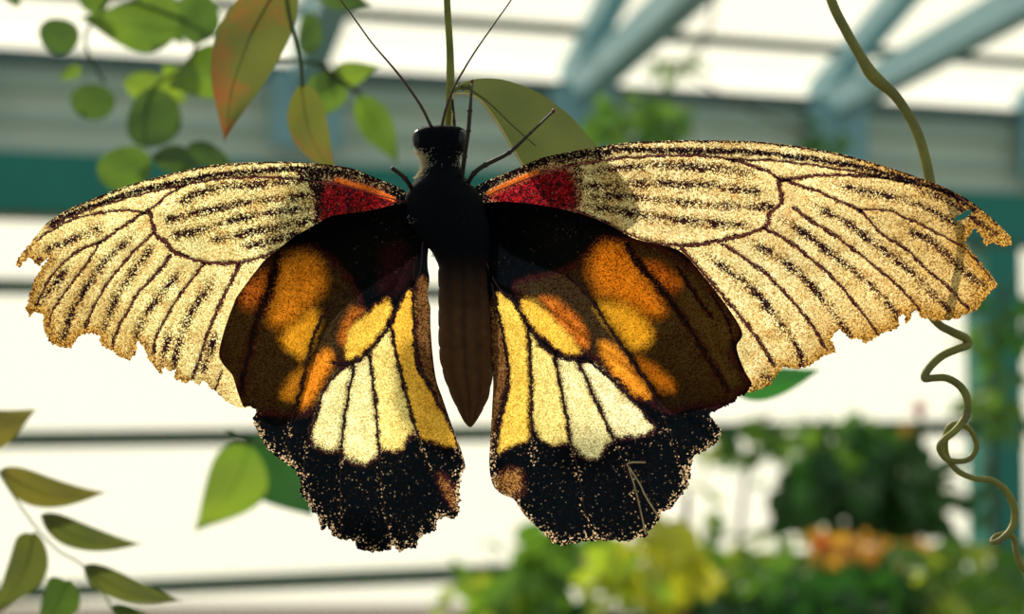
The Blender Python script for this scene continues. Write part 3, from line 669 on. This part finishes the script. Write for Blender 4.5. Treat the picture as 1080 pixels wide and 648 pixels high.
T = D0+.0095
td = empty('vine_tendril', P(975, 350, T), 'long green tendril running behind the right wing and curling below it', 'tendril')
tp = [(862, -60, T, 5), (876, -2, T, 5), (892, 32, T, 5), (908, 60, T, 5.2), (921, 80, T, 6.6), (945, 102, T, 5), (964, 132, T, 5), (974, 160, T, 5.2), (981, 192, T, 5.2), (988, 235, T, 4.5), (984, 290, T, 4.3), (979, 325, T, 4.2), (990, 342, T, 4.2), (1004, 350, T, 4.4), (1018, 357, T+.001, 4.6), (1020, 364, T+.001, 4.6), (1008, 369, T, 4.2), (993, 376, T, 4.2), (980, 388, T-.0005, 4.2), (975, 399, T-.001, 4.0), (984, 399, T-.001, 3.8), (998, 399, T-.0005, 4), (1012, 407, T, 4.0), (1020, 421, T, 4.1), (1019, 438, T, 4.0), (1009, 453, T-.0008, 3.8), (996, 464, T-.0012, 3.6), (991, 473, T-.0012, 3.4), (998, 484, T-.0003, 3.2), (1012, 487, T+.0006, 3.0), (1024, 483, T+.0008, 3), (1030, 470, T+.0008, 3), (1023, 454, T+.0008, 3), (1010, 447, T+.0006, 3), (1000, 452, T+.0008, 3), (997, 466, T+.0004, 3), (999, 482, T+.0008, 3), (1010, 497, T+.0006, 3.1), (1028, 505, T, 3.1), (1046, 507, T, 3.3), (1060, 517, T, 3.6), (1069, 533, T, 3.9), (1070, 549, T, 3.9), (1064, 562, T-.0006, 3.7), (1053, 571, T-.0008, 3.1), (1046, 572, T-.0003, 2.6), (1050, 566, T+.0003, 2.6), (1060, 564, T+.0008, 3.0), (1069, 568, T+.0008, 3.4), (1072, 582, T, 3.4), (1075, 593, T, 3.4), (1084, 604, T, 3.3), (1100, 612, T, 3)]
mb = MB(); ptube(mb, tp, 4, 12, 6); mb.build('tendril_stem', leaf_mat('tendril', lin((150, 150, 62)), lin((122, 120, 60)), .25, 250), td)
mb = MB()
q = catmull(tp, 6)
for a in q[::1]:
    for _ in range(4):
        c = P(a[0], a[1], a[2]); v = Vector((random.uniform(-1, 1), random.uniform(-1, 1), random.uniform(-1, 1))).normalized()
        r = a[3]*a[2]/FPX; tube(mb, [c+v*r*.9, c+v*(r+1.6*k0)], [.22*k0, .06*k0], 3, False)
tag(mb.build('tendril_hair', M_EDGE, td), 'fine pale hairs', kind='stuff')

# ------------------------------------------------------------------ soft leaves nearer the greenhouse
def leaf(parent, base, tip, wid, d, mat, d2=None, cup=.18, bend=.0, blunt=.5, name='leaf', pet=None):
    """leaf blade from base to tip (pixels at depth d), full width wid px; blunt .5 = pointed, 1 = round"""
    d2 = d if d2 is None else d2
    A, B = P(base[0], base[1], d), P(tip[0], tip[1], d2); ax = (B-A); L = ax.length; ax.normalize()
    side = ax.cross(FW).normalized(); nrm = side.cross(ax).normalized(); W = wid/2*d/FPX
    nu, nv = 22, 10; V = []
    for i in range(nu+1):
        t = i/nu
        if blunt > .8: prof = math.sqrt(max(0, 1-(2*t-1)**2))
        else: prof = (math.sin(math.pi*t**.72))**(1.0) * (1-.25*t)*1.12
        wv = W*max(prof, .01)
        for k in range(nv+1):
            s = k/nv*2-1
            off = bend*L*math.sin(math.pi*t)
            V.append(A+ax*(L*t)+side*(s*wv+off)+nrm*(cup*wv*abs(s)**1.5+.06*L*math.sin(math.pi*t)+.02*L*math.sin(9*t+2*s)))
    F = [(i*(nv+1)+k, (i+1)*(nv+1)+k, (i+1)*(nv+1)+k+1, i*(nv+1)+k+1) for i in range(nu) for k in range(nv)]
    mb = MB(); mb.add(V, F)
    mid = [A+ax*(L*t/10)+side*(bend*L*math.sin(math.pi*t/10))+nrm*(.06*L*math.sin(math.pi*t/10)-.0001) for t in range(11)]
    tube(mb, mid, [.006*L*(1.1-t/10) for t in range(11)], 5)
    if pet: tube(mb, [P(pet[0], pet[1], d), (P(pet[0], pet[1], d)+A)/2+UP*-.0005, A+ax*.05*L], .011*L, 5)
    return mb.build(name, mat, parent)
G1 = leaf_mat('leaf_green', lin((108, 138, 38)), lin((84, 116, 34)), .6, 60)
G2 = leaf_mat('leaf_dark_green', lin((80, 108, 38)), lin((64, 92, 34)), .55, 60)
G3 = leaf_mat('leaf_rusty', lin((112, 116, 42)), lin((92, 100, 38)), .6, 45, lin((160, 86, 38)), .85, .5)
G4 = leaf_mat('leaf_olive', lin((122, 112, 42)), lin((104, 104, 38)), .6, 60)
G6 = leaf_mat('leaf_olive_green', lin((98, 104, 42)), lin((80, 92, 38)), .6, 60)
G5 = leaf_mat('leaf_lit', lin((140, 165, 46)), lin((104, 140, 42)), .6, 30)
vA = empty('leafy_vine', P(150, 60, .30), 'trailing vine with round soft green leaves above the left wing', 'vine')
dA = .30
mb = MB(); ptube(mb, [(30, -60, dA), (120, -8, dA), (215, 30, dA), (262, 62, dA), (330, 66, dA), (380, 100, dA)], 2.2); ptube(mb, [(215, 30, dA), (195, 70, dA), (160, 96, dA), (150, 150, dA)], 1.8); ptube(mb, [(120, -8, dA), (90, 40, dA), (110, 88, dA)], 1.6)
ptube(mb, [(330, 66, dA), (345, 70, dA), (352, 100, dA)], 1.5)
mb.build('stem', G2, vA)
for (b, t, wd, m_, bl, dd) in [((163, 92), (157, 156), 58, G2, 1, dA), ((122, 106), (74, 107), 38, G2, 1, dA+.01), ((84, 35), (41, 38), 38, G2, 1, dA), ((188, 33), (84, 18), 52, G1, .5, dA), ((252, 62), (176, 92), 58, G1, .5, dA),
                               ((158, 165), (104, 188), 48, G1, 1, dA), ((160, 165), (222, 172), 30, G2, .5, dA-.01), ((198, 152), (250, 180), 24, G2, .5, dA-.02), ((203, -12), (212, 46), 44, G1, 1, dA), ((327, 12), (325, 58), 26, G2, 1, dA+.02),
                               ((150, -14), (195, 48), 40, G1, .5, dA+.03), ((352, 74), (330, 128), 44, G1, .5, dA), ((378, 100), (420, 172), 36, G1, .5, dA+.01), ((345, 82), (400, 70), 26, G5, .5, dA), ((78, -30), (110, 12), 34, G1, 1, dA+.02),
                               ((330, -12), (392, 6), 26, G2, .5, dA-.02), ((196, 100), (172, 68), 34, G5, .5, dA+.03), ((85, 70), (62, 84), 15, G5, .5, dA+.03), ((250, -8), (290, 6), 18, G2, .5, dA), ((130, 84), (200, 108), 34, G5, .5, dA+.04), ((5, -20), (20, 8), 20, G1, .5, dA)]:
    leaf(vA, b, t, wd, dd, m_, blunt=bl, d2=dd-.004)
dB = .205
vB = empty('drooping_twig', P(300, 20, dB), 'twig with two drooping rust-stained pointed leaves left of the antennae', 'twig')
mb = MB(); ptube(mb, [(296, -70, dB), (300, -20, dB), (306, 20, dB), (316, 62, dB), (319, 92, dB)], 2); mb.build('stem', G2, vB)
leaf(vB, (303, -28), (237, 150), 74, dB, G3, bend=-.09, d2=dB-.006); leaf(vB, (318, 88), (356, 188), 42, dB+.01, G3, bend=-.10)
dC = .235
vC = empty('leafy_twig', P(30, 560, dC), 'twig with narrow olive leaves at the lower left', 'twig')
mb = MB(); ptube(mb, [(-40, 440, dC), (-6, 492, dC), (30, 546, dC), (60, 580, dC), (90, 600, dC), (130, 660, dC)], 1.0); mb.build('stem', G5, vC)
for (b, t, wd, m_, bd) in [((-50, 462), (38, 432), 48, G4, .06), ((0, 497), (114, 519), 36, G4, .14), ((43, 544), (152, 574), 30, G6, .12), ((36, 562), (-8, 650), 46, G6, -.05), ((88, 598), (192, 634), 30, G6, .10), ((72, 612), (40, 672), 44, G2, 0), ((118, 640), (175, 662), 18, G2, .05)]:
    leaf(vC, b, t, wd, dC, m_, bend=-bd, d2=dC+.01)
dD = .33
vD = empty('leaf_sprig', P(262, 465, dD), 'sprig with two broad green leaves below the left forewing', 'sprig')
mb = MB(); ptube(mb, [(240, 452, dD), (252, 459, dD), (264, 468, dD), (300, 456, dD), (360, 380, .27), (420, 270, .20), (476, 232, D0+.009)], 2); mb.build('stem', G2, vD)
leaf(vD, (264, 470), (205, 560), 66, dD, G5, bend=.08); leaf(vD, (266, 462), (330, 545), 84, dD+.02, leaf_mat('leaf_deep', lin((50, 100, 40)), lin((40, 88, 40)), .5, 60), bend=0)
vE = empty('leaf_sprig', P(800, 400, .26), 'sprig with one dark green leaf under the right forewing edge', 'sprig')
mb = MB(); ptube(mb, [(770, 410, .26), (745, 390, .26), (700, 300, .22), (560, 245, .18), (478, 236, D0+.009)], 1.6); mb.build('stem', G2, vE)
leaf(vE, (770, 410), (866, 390), 34, .26, leaf_mat('leaf_deep_green', lin((50, 120, 50)), lin((60, 135, 45)), .5, 60), bend=-.04)

# ------------------------------------------------------------------ shrubs in the background
def foliage_mesh(cx, cy, rx, ry, d, dr, n, lpx, droop=.2):
    """n folded leaves scattered through an ellipsoid"""
    mb = MB()
    for _ in range(n):
        while True:
            a, b, c = random.uniform(-1, 1), random.uniform(-1, 1), random.uniform(-1, 1)
            if a*a+b*b+c*c < 1: break
        o = P(cx+a*rx, cy+b*ry, d+c*dr)
        L = random.uniform(.6, 1.2)*lpx*d/FPX; ax = Vector((random.uniform(-1, 1), random.uniform(-1, 1), random.uniform(-1, .6)-droop)).normalized()
        sd_ = ax.cross(Vector((random.uniform(-.5, .5), random.uniform(-1, -.2), random.uniform(-.4, .8)))).normalized(); nn = sd_.cross(ax)
        W = L*random.uniform(.2, .32); V = []
        pr = [0.02, .7, 1, .8, .02]
        for i in range(5):
            t = i/4; m_ = o+ax*L*t-nn*.25*L*t*t
            V += [m_-sd_*W*pr[i]+nn*.25*W*pr[i], m_, m_+sd_*W*pr[i]+nn*.25*W*pr[i]]
        mb.add(V, [(i*3+k, (i+1)*3+k, (i+1)*3+k+1, i*3+k+1) for i in range(4) for k in range(2)])
    return mb
F_DK = leaf_mat('foliage_deep', lin((58, 112, 34)), lin((40, 84, 34)), .45, 4)
F_MD = leaf_mat('foliage_mid', lin((120, 160, 45)), lin((70, 120, 40)), .55, 6)
F_LT = leaf_mat('foliage_bright', lin((205, 215, 60)), lin((140, 180, 45)), .6, 6)
F_YL = leaf_mat('foliage_yellow', lin((225, 220, 50)), lin((190, 195, 40)), .6, 6)
F_OR = leaf_mat('foliage_orange', lin((222, 172, 60)), lin((196, 138, 52)), .6, 8)
M_BARK = paint_mat('bark', lin((95, 75, 50)), lin((70, 58, 40)), .8, 20, 1)
def shrub(label, d, clusters, stems, name='shrub', cat='shrub'):
    x0, y0 = clusters[0][0], clusters[0][1]
    b = P(x0, y0, d); r = empty(name, (b.x, b.y, 0), label, cat)
    for pth in stems:
        mb = MB(); ptube(mb, [(a, b_, d+.02, rr) for a, b_, rr in pth], 4, 8, 4); mb.build('stem', M_BARK, r)
    for (cx, cy, rx, ry, n, lp, mat) in clusters:
        foliage_mesh(cx, cy, rx, ry, d, .085*d, n, lp).build('foliage', mat, r, False)
    return r
def ground_y(d):                                           # pixel row of the floor at depth d
    return 324+FPX*((CAM.z/d + FW.z)/UP.z)
shrub('large dark green shrub right of centre, behind the tendril', 3.2, [(905, 510, 86, 62, 260, 44, F_DK), (880, 470, 70, 30, 60, 36, F_MD), (960, 540, 45, 70, 110, 40, F_DK)],
      [[(905, ground_y(3.2), 9), (915, 700, 8), (905, 560, 6), (900, 500, 3)], [(905, ground_y(3.2)-200, 6), (960, 600, 5), (965, 520, 3)]])
shrub('orange-leaved plant below the dark green shrub', 2.55, [(905, 576, 66, 12, 60, 30, F_OR), (840, 590, 40, 18, 24, 30, F_MD)], [[(900, ground_y(2.55), 7), (905, 700, 6), (905, 585, 3)]])
shrub('bright yellow-green plant under the right hindwing tip', 1.3, [(690, 585, 44, 42, 46, 56, F_YL), (650, 600, 40, 30, 24, 50, F_LT)], [[(722, ground_y(1.3), 7), (724, 700, 6), (722, 600, 5), (725, 520, 3)]])
shrub('mottled green shrub below the butterfly', 1.8, [(560, 612, 72, 44, 70, 46, F_MD), (520, 640, 60, 30, 40, 44, F_LT), (600, 560, 45, 30, 22, 44, F_MD), (610, 655, 60, 24, 60, 44, F_DK)], [[(575, ground_y(1.8), 8), (570, 760, 7), (565, 640, 4), (570, 570, 2)]])
shrub('low green shrub along the bottom right', 2.0, [(800, 645, 110, 36, 170, 46, F_DK), (760, 620, 70, 26, 40, 40, F_MD), (920, 630, 90, 34, 110, 44, F_DK), (1000, 620, 60, 50, 50, 46, F_MD), (990, 610, 30, 30, 20, 44, F_LT)],
      [[(860, ground_y(2.0), 8), (860, 760, 7), (850, 640, 3)], [(960, ground_y(2.0), 7), (960, 720, 6), (975, 610, 3)]])
shrub('thin leafy plant in front of the bright wall beside the right hindwing', 3.9, [(790, 475, 34, 40, 16, 34, F_MD), (830, 455, 30, 22, 14, 36, F_MD), (750, 600, 30, 60, 26, 40, F_MD), (745, 500, 12, 70, 12, 34, F_LT), (800, 560, 40, 40, 10, 34, F_LT)],
      [[(775, ground_y(3.9), 6), (775, 700, 5), (780, 560, 3), (795, 450, 1.6)]])
shrub('leafy climber growing up the teal post at the right', 3.6, [(1045, 400, 22, 70, 46, 30, F_MD), (1062, 330, 24, 40, 24, 30, F_DK), (1050, 620, 40, 50, 60, 34, F_MD), (1010, 600, 30, 40, 24, 34, F_LT), (1040, 500, 16, 60, 18, 28, F_DK)],
      [[(1046, ground_y(3.6), 4), (1050, 600, 4), (1046, 400, 3), (1060, 300, 2)]], 'climbing_plant', 'climber')
shrub('green vine hanging from the roof right of the olive leaf', 3.0, [(672, 128, 60, 28, 70, 30, F_MD), (720, 70, 34, 8, 14, 22, F_MD), (870, 150, 34, 12, 22, 24, F_DK), (620, 140, 34, 20, 20, 28, F_MD), (690, 140, 40, 20, 16, 30, F_DK)],
      [[(760, -60, 2), (745, 40, 2), (715, 72, 2), (680, 120, 2), (640, 140, 1.5)], [(715, 72, 1.5), (800, 120, 1.5), (880, 150, 1.2)]], 'hanging_vine', 'vine')
# red and yellow blossoms beside the tendril
for x, y, r_, c_, lb in ((969, 431, 8, (215, 70, 50), 'small red blossom left of the tendril loops'), (955, 452, 8, (225, 170, 60), 'small yellow blossom under the red one'), (866, 574, 10, (205, 85, 50), 'small red-orange blossom among the orange leaves')):
    d = 2.15; root = empty('blossom', P(x, y, d), lb, 'flower'); mt = leaf_mat('petal', lin(c_), lin(tuple(v*.8 for v in c_)), .5, 20)
    for k in range(6):
        a = 2*math.pi*k/6; mb = MB(); o = P(x, y, d); dv = (RT*math.cos(a)+UP*math.sin(a)-FW*.3).normalized(); R_ = r_*d/FPX
        s_ = dv.cross(FW).normalized(); mb.add([o, o+dv*R_*.6+s_*R_*.4, o+dv*R_*1.15, o+dv*R_*.6-s_*R_*.4, o+dv*R_*.6-FW*R_*.15], [(0, 1, 4), (1, 2, 4), (2, 3, 4), (3, 0, 4)]); mb.build('petal', mt, root)
    mb = MB(); tube(mb, [P(x, y, d), P(x+4, y+30, d+.05), P(x-5, y+70, d+.12)], .003, 5); mb.build('stalk', F_DK, root)
